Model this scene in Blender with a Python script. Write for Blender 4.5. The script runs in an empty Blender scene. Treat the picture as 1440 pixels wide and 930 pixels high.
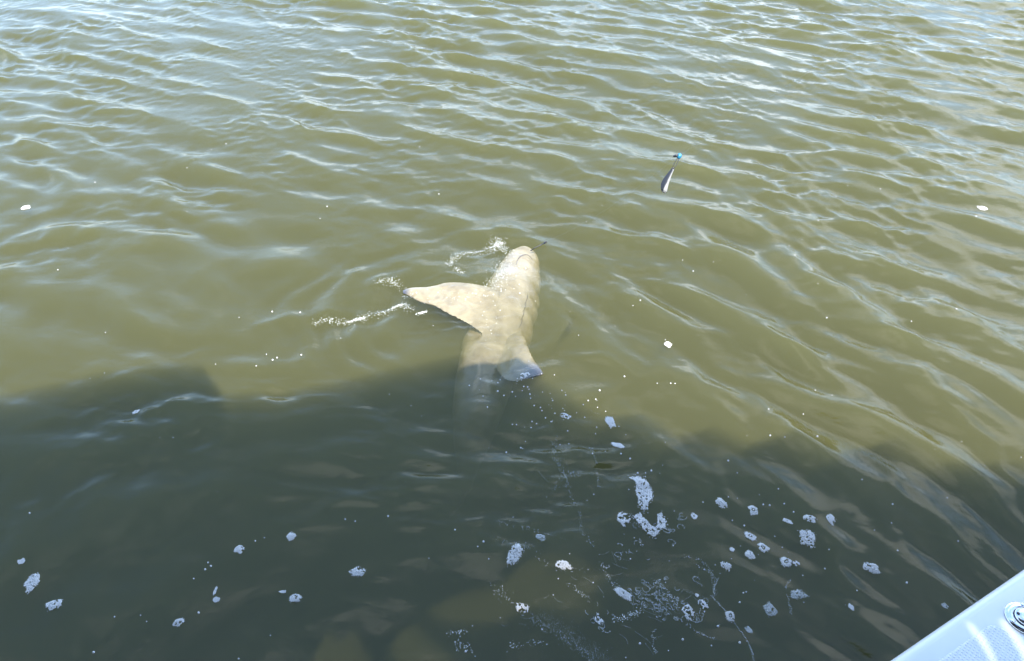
import bpy, bmesh, math, random
import numpy as np
from mathutils import Vector, Matrix

sc = bpy.context.scene
COL = sc.collection
R = math.radians

# ------------------------------------------------------------------ camera
CAM_H, PITCH, FOCAL_PX = 2.0, R(38.0), 1088.0          # photograph is 1440 px wide
cam_d = bpy.data.cameras.new('camera')
cam_d.sensor_width = 36.0
cam_d.lens = 36.0 * FOCAL_PX / 1440.0
cam_d.clip_start = 0.02
cam_d.clip_end = 3000.0
cam = bpy.data.objects.new('camera', cam_d)
cam.location = (0, 0, CAM_H)
cam.rotation_euler = (math.pi / 2 - PITCH, 0, 0)
COL.objects.link(cam)
sc.camera = cam

# ------------------------------------------------------------------ sky + sun
SUN_EL = R(63.0)
SUN_D = Vector((-0.55, 0.835, 0)).normalized()        # horizontal direction the light travels
world = bpy.data.worlds.new('World')
sc.world = world
world.use_nodes = True
wn = world.node_tree
wn.nodes.clear()
sky = wn.nodes.new('ShaderNodeTexSky')
sky.sky_type = 'NISHITA'
sky.sun_disc = False
sky.sun_elevation = SUN_EL
# sun stands opposite to the light's travel; sun_rotation is measured clockwise from +Y
sky.sun_rotation = math.atan2(-SUN_D.x, -SUN_D.y)
sky.air_density = 1.25
sky.dust_density = 0.1
sky.ozone_density = 2.2
bg = wn.nodes.new('ShaderNodeBackground')
bg.inputs['Strength'].default_value = 0.15
wo = wn.nodes.new('ShaderNodeOutputWorld')
# bright cloud added over the sky, seed picked for pale reflections lower right
wtc = wn.nodes.new('ShaderNodeTexCoord')
wsep = wn.nodes.new('ShaderNodeSeparateXYZ'); wn.links.new(wtc.outputs['Generated'], wsep.inputs[0])
wz = wn.nodes.new('ShaderNodeMath'); wz.operation = 'ABSOLUTE'; wn.links.new(wsep.outputs['Z'], wz.inputs[0])
wza = wn.nodes.new('ShaderNodeMath'); wza.operation = 'ADD'; wza.inputs[1].default_value = 0.25; wn.links.new(wz.outputs[0], wza.inputs[0])
wdv = wn.nodes.new('ShaderNodeVectorMath'); wdv.operation = 'DIVIDE'
wcb = wn.nodes.new('ShaderNodeCombineXYZ')
for k_ in range(3): wn.links.new(wza.outputs[0], wcb.inputs[k_])
wn.links.new(wtc.outputs['Generated'], wdv.inputs[0]); wn.links.new(wcb.outputs[0], wdv.inputs[1])
wnz = wn.nodes.new('ShaderNodeTexNoise'); wnz.noise_dimensions = '4D'; wnz.inputs['W'].default_value = 16.12; wnz.inputs['Scale'].default_value = 1.9; wnz.inputs['Detail'].default_value = 7; wnz.inputs['Roughness'].default_value = 0.5
wn.links.new(wdv.outputs[0], wnz.inputs['Vector'])
wmr = wn.nodes.new('ShaderNodeMapRange'); wmr.inputs['From Min'].default_value = 0.52; wmr.inputs['From Max'].default_value = 0.68
wmr.inputs['To Max'].default_value = 0.85; wmr.interpolation_type = 'SMOOTHSTEP'
wn.links.new(wnz.outputs['Fac'], wmr.inputs['Value'])
wmx = wn.nodes.new('ShaderNodeMix'); wmx.data_type = 'RGBA'
wmx.inputs['B'].default_value = (9.2, 9.9, 11.0, 1)
wbl = wn.nodes.new('ShaderNodeMix'); wbl.data_type = 'RGBA'; wbl.inputs['Factor'].default_value = 0.5   # even blue added to the whole sky for bluer reflections
wbl.inputs['B'].default_value = (2.1, 3.7, 6.7, 1)
wn.links.new(sky.outputs[0], wbl.inputs['A'])
wn.links.new(wmr.outputs[0], wmx.inputs['Factor']); wn.links.new(wbl.outputs['Result'], wmx.inputs['A'])
wn.links.new(wmx.outputs['Result'], bg.inputs[0])
wn.links.new(bg.outputs[0], wo.inputs[0])

sun_l = bpy.data.lights.new('sun', 'SUN')
sun_l.energy = 4.2
sun_l.angle = R(0.53)
sun_l.color = (1.0, 0.95, 0.87)
sun = bpy.data.objects.new('sun', sun_l)
sd = Vector((SUN_D.x * math.cos(SUN_EL), SUN_D.y * math.cos(SUN_EL), -math.sin(SUN_EL)))
sun.rotation_euler = sd.to_track_quat('-Z', 'Y').to_euler()
sun.location = (2, -4, 8)
COL.objects.link(sun)

sc.view_settings.view_transform = 'Standard'
sc.view_settings.look = 'None'
sc.view_settings.exposure = 1.6
sc.view_settings.gamma = 1.0
sc.view_settings.use_curve_mapping = False

sc.render.engine = 'CYCLES'
cy = sc.cycles
cy.use_denoising = True
cy.max_bounces = 10
cy.volume_bounces = 3
cy.transparent_max_bounces = 12
cy.sample_clamp_indirect = 4.0
cy.sample_clamp_direct = 30.0

# ------------------------------------------------------------------ helpers
def G(px, py, z=0.0):
    """world point at height z on the line of sight of a photograph pixel (used to measure places)"""
    a = (px - 720.0) / FOCAL_PX
    b = (465.0 - py) / FOCAL_PX
    dy = math.cos(PITCH) + b * math.sin(PITCH)
    dz = -math.sin(PITCH) + b * math.cos(PITCH)
    t = (z - CAM_H) / dz
    return Vector((a * t, dy * t, z))

def scale_at(px, py):
    """metres per pixel across, and metres per pixel along the water away from the viewer"""
    p0, p1 = G(px - 1, py), G(px + 1, py)
    q0, q1 = G(px, py - 1), G(px, py + 1)
    return (p1 - p0).length / 2, (q1 - q0).length / 2

def mat(name):
    m = bpy.data.materials.new(name)
    m.use_nodes = True
    nt = m.node_tree
    nt.nodes.clear()
    out = nt.nodes.new('ShaderNodeOutputMaterial')
    return m, nt, out

def principled(name, col, rough=0.5, metal=0.0, noise=0.0, nscale=20.0, bump=0.0, bscale=200.0, coat=0.0, spec=0.5, sss=0.0):
    m, nt, out = mat(name)
    b = nt.nodes.new('ShaderNodeBsdfPrincipled')
    b.inputs['Base Color'].default_value = (*col, 1)
    b.inputs['Roughness'].default_value = rough
    b.inputs['Metallic'].default_value = metal
    b.inputs['Coat Weight'].default_value = coat
    b.inputs['Coat Roughness'].default_value = 0.06
    b.inputs['Specular IOR Level'].default_value = spec
    if sss:
        b.inputs['Subsurface Weight'].default_value = sss
        b.inputs['Subsurface Radius'].default_value = (0.01, 0.01, 0.01)
    tc = nt.nodes.new('ShaderNodeTexCoord')
    if noise:
        n = nt.nodes.new('ShaderNodeTexNoise')
        n.inputs['Scale'].default_value = nscale
        n.inputs['Detail'].default_value = 6
        nt.links.new(tc.outputs['Object'], n.inputs['Vector'])
        mx = nt.nodes.new('ShaderNodeMix')
        mx.data_type = 'RGBA'
        mx.inputs['A'].default_value = (*[c * (1 - noise) for c in col], 1)
        mx.inputs['B'].default_value = (*[min(1, c * (1 + noise)) for c in col], 1)
        nt.links.new(n.outputs['Fac'], mx.inputs['Factor'])
        nt.links.new(mx.outputs['Result'], b.inputs['Base Color'])
    if bump:
        n2 = nt.nodes.new('ShaderNodeTexNoise')
        n2.inputs['Scale'].default_value = bscale
        n2.inputs['Detail'].default_value = 4
        nt.links.new(tc.outputs['Object'], n2.inputs['Vector'])
        bp = nt.nodes.new('ShaderNodeBump')
        bp.inputs['Strength'].default_value = bump
        bp.inputs['Distance'].default_value = 0.002
        nt.links.new(n2.outputs['Fac'], bp.inputs['Height'])
        nt.links.new(bp.outputs['Normal'], b.inputs['Normal'])
    nt.links.new(b.outputs[0], out.inputs['Surface'])
    return m

def link(name, mesh, m=None, parent=None, smooth=True):
    o = bpy.data.objects.new(name, mesh)
    COL.objects.link(o)
    if m is not None:
        mesh.materials.append(m)
    if smooth:
        mesh.polygons.foreach_set('use_smooth', [True] * len(mesh.polygons))
    if parent is not None:
        o.parent = parent
        o.matrix_parent_inverse = parent.matrix_world.inverted()
    return o

def mesh_np(name, V, F):
    me = bpy.data.meshes.new(name)
    me.from_pydata([tuple(v) for v in V], [], [tuple(f) for f in F])
    me.update()
    return me

def tag(o, label=None, cat=None, group=None, kind=None):
    if label: o['label'] = label
    if cat: o['category'] = cat
    if group: o['group'] = group
    if kind: o['kind'] = kind
    return o

def empty(name, loc, rot=None):
    o = bpy.data.objects.new(name, None)
    o.empty_display_size = 0.1
    o.location = loc
    if rot is not None:
        o.rotation_euler = rot
    COL.objects.link(o)
    bpy.context.view_layer.update()
    return o

def bm_mesh(name, bm):
    bmesh.ops.recalc_face_normals(bm, faces=bm.faces)
    me = bpy.data.meshes.new(name)
    bm.to_mesh(me)
    bm.free()
    return me

def add_tube(bm, pts, rad, seg=8, cap=True):
    pts = [Vector(p) for p in pts]
    rads = rad if isinstance(rad, (list, tuple)) else [rad] * len(pts)
    rings = []
    prev = None
    for i, p in enumerate(pts):
        t = (pts[min(i + 1, len(pts) - 1)] - pts[max(i - 1, 0)]).normalized()
        if prev is None:
            a = Vector((0, 0, 1)) if abs(t.z) < 0.9 else Vector((1, 0, 0))
            u = t.cross(a).normalized()
        else:
            u = (prev - t * prev.dot(t)).normalized()
        prev = u
        v = t.cross(u)
        rings.append([bm.verts.new(p + (u * math.cos(k * 2 * math.pi / seg) + v * math.sin(k * 2 * math.pi / seg)) * rads[i]) for k in range(seg)])
    for a, b in zip(rings[:-1], rings[1:]):
        for k in range(seg):
            bm.faces.new((a[k], a[(k + 1) % seg], b[(k + 1) % seg], b[k]))
    if cap:
        bm.faces.new(rings[0][::-1])
        bm.faces.new(rings[-1])

def add_lathe(bm, prof, seg=24, mtx=None, sx=1.0, sy=1.0):
    """prof: list of (radius, z) from bottom to top"""
    rings = []
    for r, z in prof:
        rings.append([bm.verts.new((r * sx * math.cos(k * 2 * math.pi / seg), r * sy * math.sin(k * 2 * math.pi / seg), z)) for k in range(seg)])
    vs = [v for ring in rings for v in ring]
    for a, b in zip(rings[:-1], rings[1:]):
        for k in range(seg):
            bm.faces.new((a[k], a[(k + 1) % seg], b[(k + 1) % seg], b[k]))
    bm.faces.new(rings[0][::-1])
    bm.faces.new(rings[-1])
    if mtx is not None:
        bmesh.ops.transform(bm, matrix=mtx, verts=vs)

def spline(pts, n):
    """Catmull-Rom through pts, n samples"""
    P = np.array([tuple(p) for p in pts], float)
    P = np.vstack([2 * P[0] - P[1], P, 2 * P[-1] - P[-2]])
    out = []
    m = len(P) - 3
    for t in np.linspace(0, m - 1e-6, n):
        i = int(t); f = t - i
        a, b, c, d = P[i], P[i + 1], P[i + 2], P[i + 3]
        out.append(0.5 * ((2 * b) + (-a + c) * f + (2 * a - 5 * b + 4 * c - d) * f * f + (-a + 3 * b - 3 * c + d) * f ** 3))
    return np.array(out)

def sstep(a, b, x):
    t = np.clip((x - a) / (b - a), 0, 1)
    return t * t * (3 - 2 * t)

# ------------------------------------------------------------------ water surface: a sum of real wave trains
rng = np.random.default_rng(11)

def wave_set(n, lam0, lam1, ang, spread, slope, seed):
    """n sinusoids; crests run along direction ang (degrees from +x); total rms slope"""
    r = np.random.default_rng(seed)
    lam = np.exp(r.uniform(math.log(lam0), math.log(lam1), n))
    th = np.radians(ang + 90 + r.normal(0, spread, n))
    k = 2 * np.pi / lam
    w = np.ones(n)
    a = w / k
    a *= slope / math.sqrt((0.5 * (a * k) ** 2).sum())
    return np.stack([k * np.cos(th), k * np.sin(th), a, r.uniform(0, 6.283, n)], 1)

SETS = {
    'far':    wave_set(54, 0.17, 0.50, -32, 22, 0.215, 1),
    'far2':   wave_set(40, 0.07, 0.18, -30, 30, 0.165, 2),
    'near':   wave_set(40, 0.15, 0.42, -50, 13, 0.26, 3),
    'near2':  wave_set(34, 0.055, 0.14, -50, 20, 0.13, 4),
    'swell':  wave_set(12, 0.9, 2.4, -38, 18, 0.045, 5),
    'calm':   wave_set(26, 0.16, 0.50, 10, 42, 0.075, 6),
    'wake':   wave_set(30, 0.05, 0.17, 14, 30, 0.13, 9),
    'far3':   wave_set(34, 0.05, 0.10, -25, 36, 0.075, 8),
    'ripple': wave_set(26, 0.035, 0.085, 0, 90, 0.045, 7),
}

def eval_set(S, x, y, sharp=0.5):
    h = np.zeros_like(x)
    for kx, ky, a, ph in S:
        t = kx * x + ky * y + ph
        c = np.cos(t)
        h += a * c
    return h

def smooth_noise(x, y, scale, seed, n=9):
    r = np.random.default_rng(seed)
    h = np.zeros_like(x)
    for _ in range(n):
        th = r.uniform(0, 6.283); k = 2 * math.pi / (scale * r.uniform(0.6, 1.6))
        h += np.cos(k * (math.cos(th) * x + math.sin(th) * y) + r.uniform(0, 6.283))
    return h / math.sqrt(n / 2)

# crests and slicks measured in the photograph: (pixel polyline, half width m, height m)
RIDGES = [
    ([(318, 540), (345, 560), (400, 573), (440, 566), (472, 548)], .030, .0075),
    ([(385, 590), (420, 592), (470, 584)], .022, .006),
    ([(500, 574), (540, 605), (590, 640), (650, 672)], .022, .005),
    ([(430, 729), (470, 712), (540, 707), (600, 719), (655, 723)], .014, .0042),
    ([(545, 728), (600, 740), (650, 735), (700, 727)], .011, .0030),
    ([(662, 674), (715, 680), (765, 690)], .018, .0055),
    ([(690, 590), (735, 606), (800, 600), (840, 590)], .016, .0055),
    ([(680, 607), (740, 612), (790, 618)], .012, .0035),
    ([(655, 556), (690, 575), (715, 590)], .014, .005),
    ([(90, 548), (160, 536), (240, 524)], .022, .005),
    ([(20, 600), (110, 580), (190, 560)], .020, .004),
    ([(60, 725), (120, 690), (165, 640)], .022, .0035),
    ([(150, 592), (215, 577), (300, 566)], .018, .004),
    ([(200, 505), (290, 500), (350, 492)], .020, .004),
    ([(1240, 478), (1290, 520), (1345, 585), (1440, 655)], .042, .014),
    ([(1085, 575), (1125, 618), (1165, 680), (1205, 735)], .034, .010),
    ([(930, 388), (1000, 430), (1070, 465), (1130, 505), (1200, 540), (1260, 556)], .040, .014),
    ([(955, 515), (1005, 548), (1048, 608)], .034, .0085),
    ([(880, 445), (950, 458), (1005, 470), (1035, 497)], .026, .0065),
    ([(1085, 655), (1130, 705), (1165, 750), (1188, 800), (1200, 840)], .028, .0080),
    ([(1275, 695), (1340, 755), (1405, 828)], .034, .0100),
    ([(1300, 598), (1370, 660), (1440, 765)], .040, .012),
    ([(1060, 530), (1120, 560), (1200, 590), (1260, 640), (1300, 690)], .040, .007),
    ([(925, 608), (955, 640), (1000, 690), (1045, 735)], .018, .0050),
    ([(985, 652), (1030, 700), (1060, 740)], .018, .0045),
    ([(1190, 690), (1240, 725), (1290, 780)], .022, .0060),
    ([(1130, 730), (1165, 765), (1185, 805), (1200, 838)], .013, .0050),
    ([(1205, 620), (1250, 665), (1285, 715)], .015, .0055),
    ([(1310, 640), (1350, 690), (1395, 760)], .016, .0060),
    ([(1370, 600), (1405, 650), (1440, 690)], .016, .0060),
    ([(1060, 640), (1100, 690), (1130, 745)], .013, .0045),
    ([(1240, 800), (1290, 850), (1330, 905)], .018, .0045),
    ([(800, 490), (850, 505), (895, 530)], .020, .0050),
    ([(770, 500), (835, 500), (880, 515)], .016, .0040),
    ([(1000, 700), (1010, 760), (1000, 810)], .012, .0020),
    ([(230, 640), (330, 620), (410, 612)], .012, .0022),
    ([(120, 800), (220, 770), (300, 760), (380, 735)], .016, .0022),
    ([(560, 350), (640, 330), (720, 322), (800, 330)], .024, .0065),
    ([(430, 400), (520, 378), (600, 372), (660, 380)], .022, .0060),
    ([(330, 470), (420, 445), (520, 440), (600, 430)], .022, .0060),
    ([(640, 365), (690, 355), (725, 335), (770, 335)], .014, .0050),
    ([(430, 455), (475, 450), (515, 448), (560, 430), (600, 440)], .010, .0055),
    ([(628, 374), (650, 358), (690, 346), (716, 352)], .010, .0060),
    ([(525, 402), (550, 394), (572, 402)], .009, .0045),
    ([(690, 402), (670, 396), (640, 388), (600, 392), (560, 404)], .010, .0045),
    ([(765, 350), (768, 385), (764, 430), (755, 470)], .012, .0040),
    ([(770, 350), (820, 370), (880, 395)], .020, .0055),
    ([(668, 428), (690, 448), (705, 474), (714, 502)], .010, .0050),
    ([(645, 452), (668, 478), (688, 508), (706, 534)], .013, .0055),
    ([(640, 500), (660, 525), (690, 550), (712, 566)], .012, .0045),
    ([(690, 470), (722, 450), (750, 440)], .011, .0018),
    ([(705, 430), (720, 405), (728, 380), (735, 360)], .010, .0040),
]
RW = []
for pl, sg, am in RIDGES:
    RW.append((spline([G(*p) for p in pl], 40)[:, :2], sg, am))

RIDGE_GAIN = 1.1
SHARK_C = G(690, 440)

def H(x, y):
    x = np.asarray(x, float); y = np.asarray(y, float)
    wamp = 1 - sstep(2.3, 4.4, y + 0.40 * x)
    wx = x + wamp * 0.10 * smooth_noise(x, y, 2.2, 21)
    wy = y + wamp * 0.08 * smooth_noise(x, y, 1.9, 22)
    dist = np.sqrt(x * x + y * y)
    far = sstep(2.3, 4.4, y + 0.40 * x)
    right = sstep(0.0, 0.8, x + 0.25 * (y - 2.2)) * (1 - far * 0.7)
    left = (1 - far) * (1 - right)
    patch = 0.75 + 0.25 * np.clip(smooth_noise(x, y, 2.6, 23), -1.6, 1.6)
    slick = 0.7 + 0.3 * np.clip(smooth_noise(x, y, 0.9, 24), -1.6, 1.6)
    damp = 1 - sstep(14, 40, dist)
    h = eval_set(SETS['swell'], wx, wy) * (0.45 + 0.55 * far)
    h += eval_set(SETS['far'], wx, wy) * (far + 0.62 * left * sstep(1.7, 3.2, y) + 0.10 * left) * patch
    h += eval_set(SETS['far2'], wx, wy) * (far + 0.42 * left * sstep(1.8, 3.4, y)) * patch * slick
    h += eval_set(SETS['far3'], wx, wy) * (0.9 * far + 0.30) * slick
    h += eval_set(SETS['near'], wx, wy) * right * patch
    h += eval_set(SETS['near2'], wx, wy) * right * slick * 0.8
    h += eval_set(SETS['calm'], wx, wy) * (left * 0.8 + 0.2)
    h += eval_set(SETS['ripple'], wx, wy) * (0.42 + 0.4 * far) * slick
    # rings the shark sends out
    dx, dy = x - SHARK_C.x, y - SHARK_C.y
    r = np.sqrt((dx * 0.9) ** 2 + dy ** 2)
    wob = 0.05 * smooth_noise(x, y, 0.7, 25)
    lobe = 0.6 + 0.4 * smooth_noise(x, y, 1.1, 26)
    h += 0.0042 * np.cos((r + wob) * 2 * np.pi / 0.155) * np.exp(-((r - 0.55) / 0.45) ** 2) * lobe
    # broken water over the shark itself
    near = np.exp(-(r / 0.30) ** 2)
    h += near * 4.8 * eval_set(SETS['ripple'], x, y)
    # churned water behind it
    c2 = G(860, 760)
    r2 = np.sqrt(((x - c2.x) / 0.45) ** 2 + ((y - c2.y) / 0.38) ** 2)
    h += np.exp(-r2 ** 2) * 0.55 * eval_set(SETS['ripple'], x * 0.8 + 3, y * 0.8)
    for cx_, cy_, rx_, ry_, g_ in ((735, 612, .30, .22, 1.5), (850, 690, .30, .26, 1.1), (380, 566, .42, .13, 1.4), (120, 560, .60, .22, 1.3), (600, 690, .42, .22, .8), (250, 700, .6, .4, .4), (850, 850, .4, .25, 0.9), (600, 450, .5, .3, .5)):
        q_ = G(cx_, cy_)
        h += g_ * np.exp(-((x - q_.x) / rx_) ** 2 - ((y - q_.y) / ry_) ** 2) * slick * eval_set(SETS['wake'], wx, wy)
    # crests
    for P, sg, am in RW:
        m = (x > P[:, 0].min() - 4 * sg) & (x < P[:, 0].max() + 4 * sg) & (y > P[:, 1].min() - 4 * sg) & (y < P[:, 1].max() + 4 * sg)
        if not m.any():
            continue
        xs, ys = wxy = (x[m] + 0.018 * np.sin(y[m] * 31 + x[m] * 9), y[m] + 0.014 * np.sin(x[m] * 27))
        d2 = np.full(xs.shape, 1e9); tt = np.zeros(xs.shape)
        for i, (px_, py_) in enumerate(P):
            d = (xs - px_) ** 2 + (ys - py_) ** 2
            b = d < d2
            d2[b] = d[b]; tt[b] = i / (len(P) - 1)
        fade = np.sin(np.pi * np.clip(tt, 0.02, 0.98)) ** 0.7
        h[m] += RIDGE_GAIN * am * fade * np.exp(-d2 / (2 * sg * sg))
    return h * damp

def axis(lo, hi, base, grow, far):
    fine = [lo]
    while fine[-1] < hi:
        fine.append(fine[-1] + base(fine[-1]))
    a = fine; s = base(a[-1])
    while a[-1] < far:
        s *= grow; a.append(a[-1] + s)
    b = []; s = base(lo); v = lo
    while v > -far:
        s *= grow; v -= s; b.append(v)
    return np.array(b[::-1] + a)

ax = axis(-6.5, 6.8, lambda v: 0.0125, 1.35, 700)
ay = axis(0.35, 10.5, lambda v: 0.0085 + 0.0026 * max(0, v - 1.0), 1.35, 700)
XX, YY = np.meshgrid(ax, ay)
ZZ = H(XX.ravel(), YY.ravel())
nx, ny = len(ax), len(ay)
xf, yf = XX.ravel().copy(), YY.ravel().copy()
chop = sstep(2.3, 4.4, yf + 0.40 * xf) * (1 - sstep(12, 20, np.sqrt(xf * xf + yf * yf))) * 0.75
cdx = np.zeros_like(xf); cdy = np.zeros_like(yf)
for key in ('far', 'far2'):
    for kx, ky, a, ph in SETS[key]:
        kk = math.hypot(kx, ky)
        sn = -a * np.sin(kx * xf + ky * yf + ph)
        cdx += kx / kk * sn; cdy += ky / kk * sn
xf += cdx * chop; yf += cdy * chop
co = np.stack([xf, yf, ZZ], 1)
DEPTH = -3.0
# closed body of water: surface, four sides, bottom
i = np.arange(ny - 1)[:, None] * nx + np.arange(nx - 1)[None, :]
quads = np.stack([i, i + 1, i + nx + 1, i + nx], -1).reshape(-1, 4)
corners = np.array([[ax[0], ay[0], DEPTH], [ax[-1], ay[0], DEPTH], [ax[-1], ay[-1], DEPTH], [ax[0], ay[-1], DEPTH]])
nb = len(co)
co = np.vstack([co, corners])
me = bpy.data.meshes.new('water')
faces = [(nb + 3, nb + 2, nb + 1, nb)]
side = lambda idx, a, b: tuple(idx[::-1]) + (a, b)
s0 = list(range(nx)); s1 = [k * nx + nx - 1 for k in range(ny)]
s2 = [(ny - 1) * nx + k for k in range(nx - 1, -1, -1)]; s3 = [k * nx for k in range(ny - 1, -1, -1)]
extra = [side(s0, nb, nb + 1), side(s1, nb + 1, nb + 2), side(s2, nb + 2, nb + 3), side(s3, nb + 3, nb)] + faces
nq = len(quads)
loops = np.concatenate([quads.ravel()] + [np.array(f) for f in extra])
starts = np.concatenate([np.arange(nq) * 4, nq * 4 + np.cumsum([0] + [len(f) for f in extra[:-1]])])
me.vertices.add(len(co)); me.vertices.foreach_set('co', co.ravel().astype(np.float32))
me.loops.add(len(loops)); me.loops.foreach_set('vertex_index', loops.astype(np.int32))
me.polygons.add(len(starts)); me.polygons.foreach_set('loop_start', starts.astype(np.int32))
me.update(calc_edges=True)
me.validate()

wm, nt, out = mat('murky_water')
N = nt.nodes.new; L = nt.links.new
geo = N('ShaderNodeNewGeometry')
tc = N('ShaderNodeTexCoord')
nz = N('ShaderNodeTexNoise'); nz.inputs['Scale'].default_value = 46; nz.inputs['Detail'].default_value = 3
mp = N('ShaderNodeMapping'); mp.inputs['Rotation'].default_value = (0, 0, R(35)); mp.inputs['Scale'].default_value = (0.55, 1.2, 1)
L(tc.outputs['Object'], mp.inputs['Vector']); L(mp.outputs[0], nz.inputs['Vector'])
bp = N('ShaderNodeBump'); bp.inputs['Strength'].default_value = 0.6; bp.inputs['Distance'].default_value = 0.0016
L(nz.outputs['Fac'], bp.inputs['Height'])
dot = N('ShaderNodeVectorMath'); dot.operation = 'DOT_PRODUCT'
L(bp.outputs['Normal'], dot.inputs[0]); L(geo.outputs['Incoming'], dot.inputs[1])
ab = N('ShaderNodeMath'); ab.operation = 'ABSOLUTE'; L(dot.outputs['Value'], ab.inputs[0])
om = N('ShaderNodeMath'); om.operation = 'SUBTRACT'; om.inputs[0].default_value = 1; L(ab.outputs[0], om.inputs[1])
pw = N('ShaderNodeMath'); pw.operation = 'POWER'; pw.inputs[1].default_value = 5; L(om.outputs[0], pw.inputs[0])
ma = N('ShaderNodeMath'); ma.operation = 'MULTIPLY_ADD'; ma.inputs[1].default_value = 0.98; ma.inputs[2].default_value = 0.02; ma.use_clamp = True
L(pw.outputs[0], ma.inputs[0])
tr = N('ShaderNodeBsdfTransparent')
gl = N('ShaderNodeBsdfGlossy'); gl.inputs['Roughness'].default_value = 0.045
L(bp.outputs['Normal'], gl.inputs['Normal'])
mx = N('ShaderNodeMixShader'); L(ma.outputs[0], mx.inputs[0]); L(tr.outputs[0], mx.inputs[1]); L(gl.outputs[0], mx.inputs[2])
L(mx.outputs[0], out.inputs['Surface'])
# silt: scattering + absorption, even density
SIG_S = (0.94, 0.91, 0.36)
SIG_A = (3.06, 3.09, 3.64)
vs = N('ShaderNodeVolumeScatter'); vs.inputs['Density'].default_value = 6.0
vs.inputs['Color'].default_value = (*[s / 6.0 for s in SIG_S], 1); vs.inputs['Anisotropy'].default_value = 0.0
va = N('ShaderNodeVolumeAbsorption'); va.inputs['Density'].default_value = 5.0
va.inputs['Color'].default_value = (*[1 - s / 5.0 for s in SIG_A], 1)
ad = N('ShaderNodeAddShader'); L(vs.outputs[0], ad.inputs[0]); L(va.outputs[0], ad.inputs[1])
L(ad.outputs[0], out.inputs['Volume'])
try:
    wm.cycles.homogeneous_volume = True
except Exception:
    pass
water = link('water', me, wm)
tag(water, 'murky olive sea water with small wind waves', 'water', kind='structure')

def surf(x, y):
    return float(H(np.array([x]), np.array([y]))[0])

# seabed under the water
bm = bmesh.new()
for sx, sy in ((-1, -1), (1, -1), (1, 1), (-1, 1)):
    bm.verts.new((sx * 690, sy * 690, -2.9))
bm.faces.new(bm.verts)
seabed = link('seabed', bm_mesh('seabed', bm), principled('mud', (0.16, 0.13, 0.08), 0.95, noise=0.25, nscale=3))
tag(seabed, 'muddy sea floor', 'sea floor', kind='structure')

# ------------------------------------------------------------------ boat
GZ = 0.62
e0 = G(1250, 930, GZ); e1 = G(1440, 800, GZ)
ED = (e1 - e0); ED.z = 0; ED.normalize()
NI = Vector((ED.y, -ED.x, 0))                                # inward, away from the water
boat_org = e0 - ED * 0.0
M_gel = principled('white_gelcoat', (0.72, 0.73, 0.73), 0.26, noise=0.07, nscale=14, coat=0.4, bump=0.05, bscale=60)
M_under = principled('hardtop_canvas', (0.03, 0.035, 0.05), 0.4, noise=0.03, nscale=4)
M_steel = principled('stainless_steel', (0.62, 0.62, 0.62), 0.16, metal=1.0, noise=0.08, nscale=60)
M_alu = principled('anodised_tube', (0.55, 0.56, 0.57), 0.3, metal=1.0)
M_slot = principled('black_plastic', (0.015, 0.016, 0.018), 0.45)
# non-skid: moulded diamond relief
M_skid, nt, out = mat('nonskid_gelcoat')
b = nt.nodes.new('ShaderNodeBsdfPrincipled')
b.inputs['Base Color'].default_value = (0.76, 0.77, 0.77, 1); b.inputs['Roughness'].default_value = 0.42
tc = nt.nodes.new('ShaderNodeTexCoord')
wv = []
for ang in (45, -45):
    mp = nt.nodes.new('ShaderNodeMapping'); mp.inputs['Rotation'].default_value = (0, 0, R(ang))
    w = nt.nodes.new('ShaderNodeTexWave'); w.inputs['Scale'].default_value = 46; w.wave_profile = 'SIN'
    nt.links.new(tc.outputs['Object'], mp.inputs['Vector']); nt.links.new(mp.outputs[0], w.inputs['Vector'])
    wv.append(w)
mm = nt.nodes.new('ShaderNodeMath'); mm.operation = 'MULTIPLY'
nt.links.new(wv[0].outputs['Fac'], mm.inputs[0]); nt.links.new(wv[1].outputs['Fac'], mm.inputs[1])
bpn = nt.nodes.new('ShaderNodeBump'); bpn.inputs['Strength'].default_value = 0.8; bpn.inputs['Distance'].default_value = 0.0016
nt.links.new(mm.outputs[0], bpn.inputs['Height']); nt.links.new(bpn.outputs[0], b.inputs['Normal'])
nt.links.new(b.outputs[0], out.inputs['Surface'])

boat = empty('boat', boat_org)
tag(boat, 'white fibreglass boat gunwale with round steel fitting in the lower right corner', 'boat')
BM = Matrix(((ED.x, NI.x, 0, boat_org.x), (ED.y, NI.y, 0, boat_org.y), (0, 0, 1, 0), (0, 0, 0, 1)))

def loft_profile(name, prof, s0, s1, m, parent, n=30, close=False):
    """sweep a (across, z) profile along the boat's side"""
    bm = bmesh.new()
    rings = []
    for k in range(n + 1):
        s = s0 + (s1 - s0) * k / n
        rings.append([bm.verts.new(BM @ Vector((s, a, z))) for a, z in prof])
    mcount = len(prof)
    for A, B in zip(rings[:-1], rings[1:]):
        for j in range(mcount if close else mcount - 1):
            bm.faces.new((A[j], B[j], B[(j + 1) % mcount], A[(j + 1) % mcount]))
    if close:
        bm.faces.new(rings[0][::-1]); bm.faces.new(rings[-1])
    return link(name, bm_mesh(name, bm), m, parent)

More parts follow.
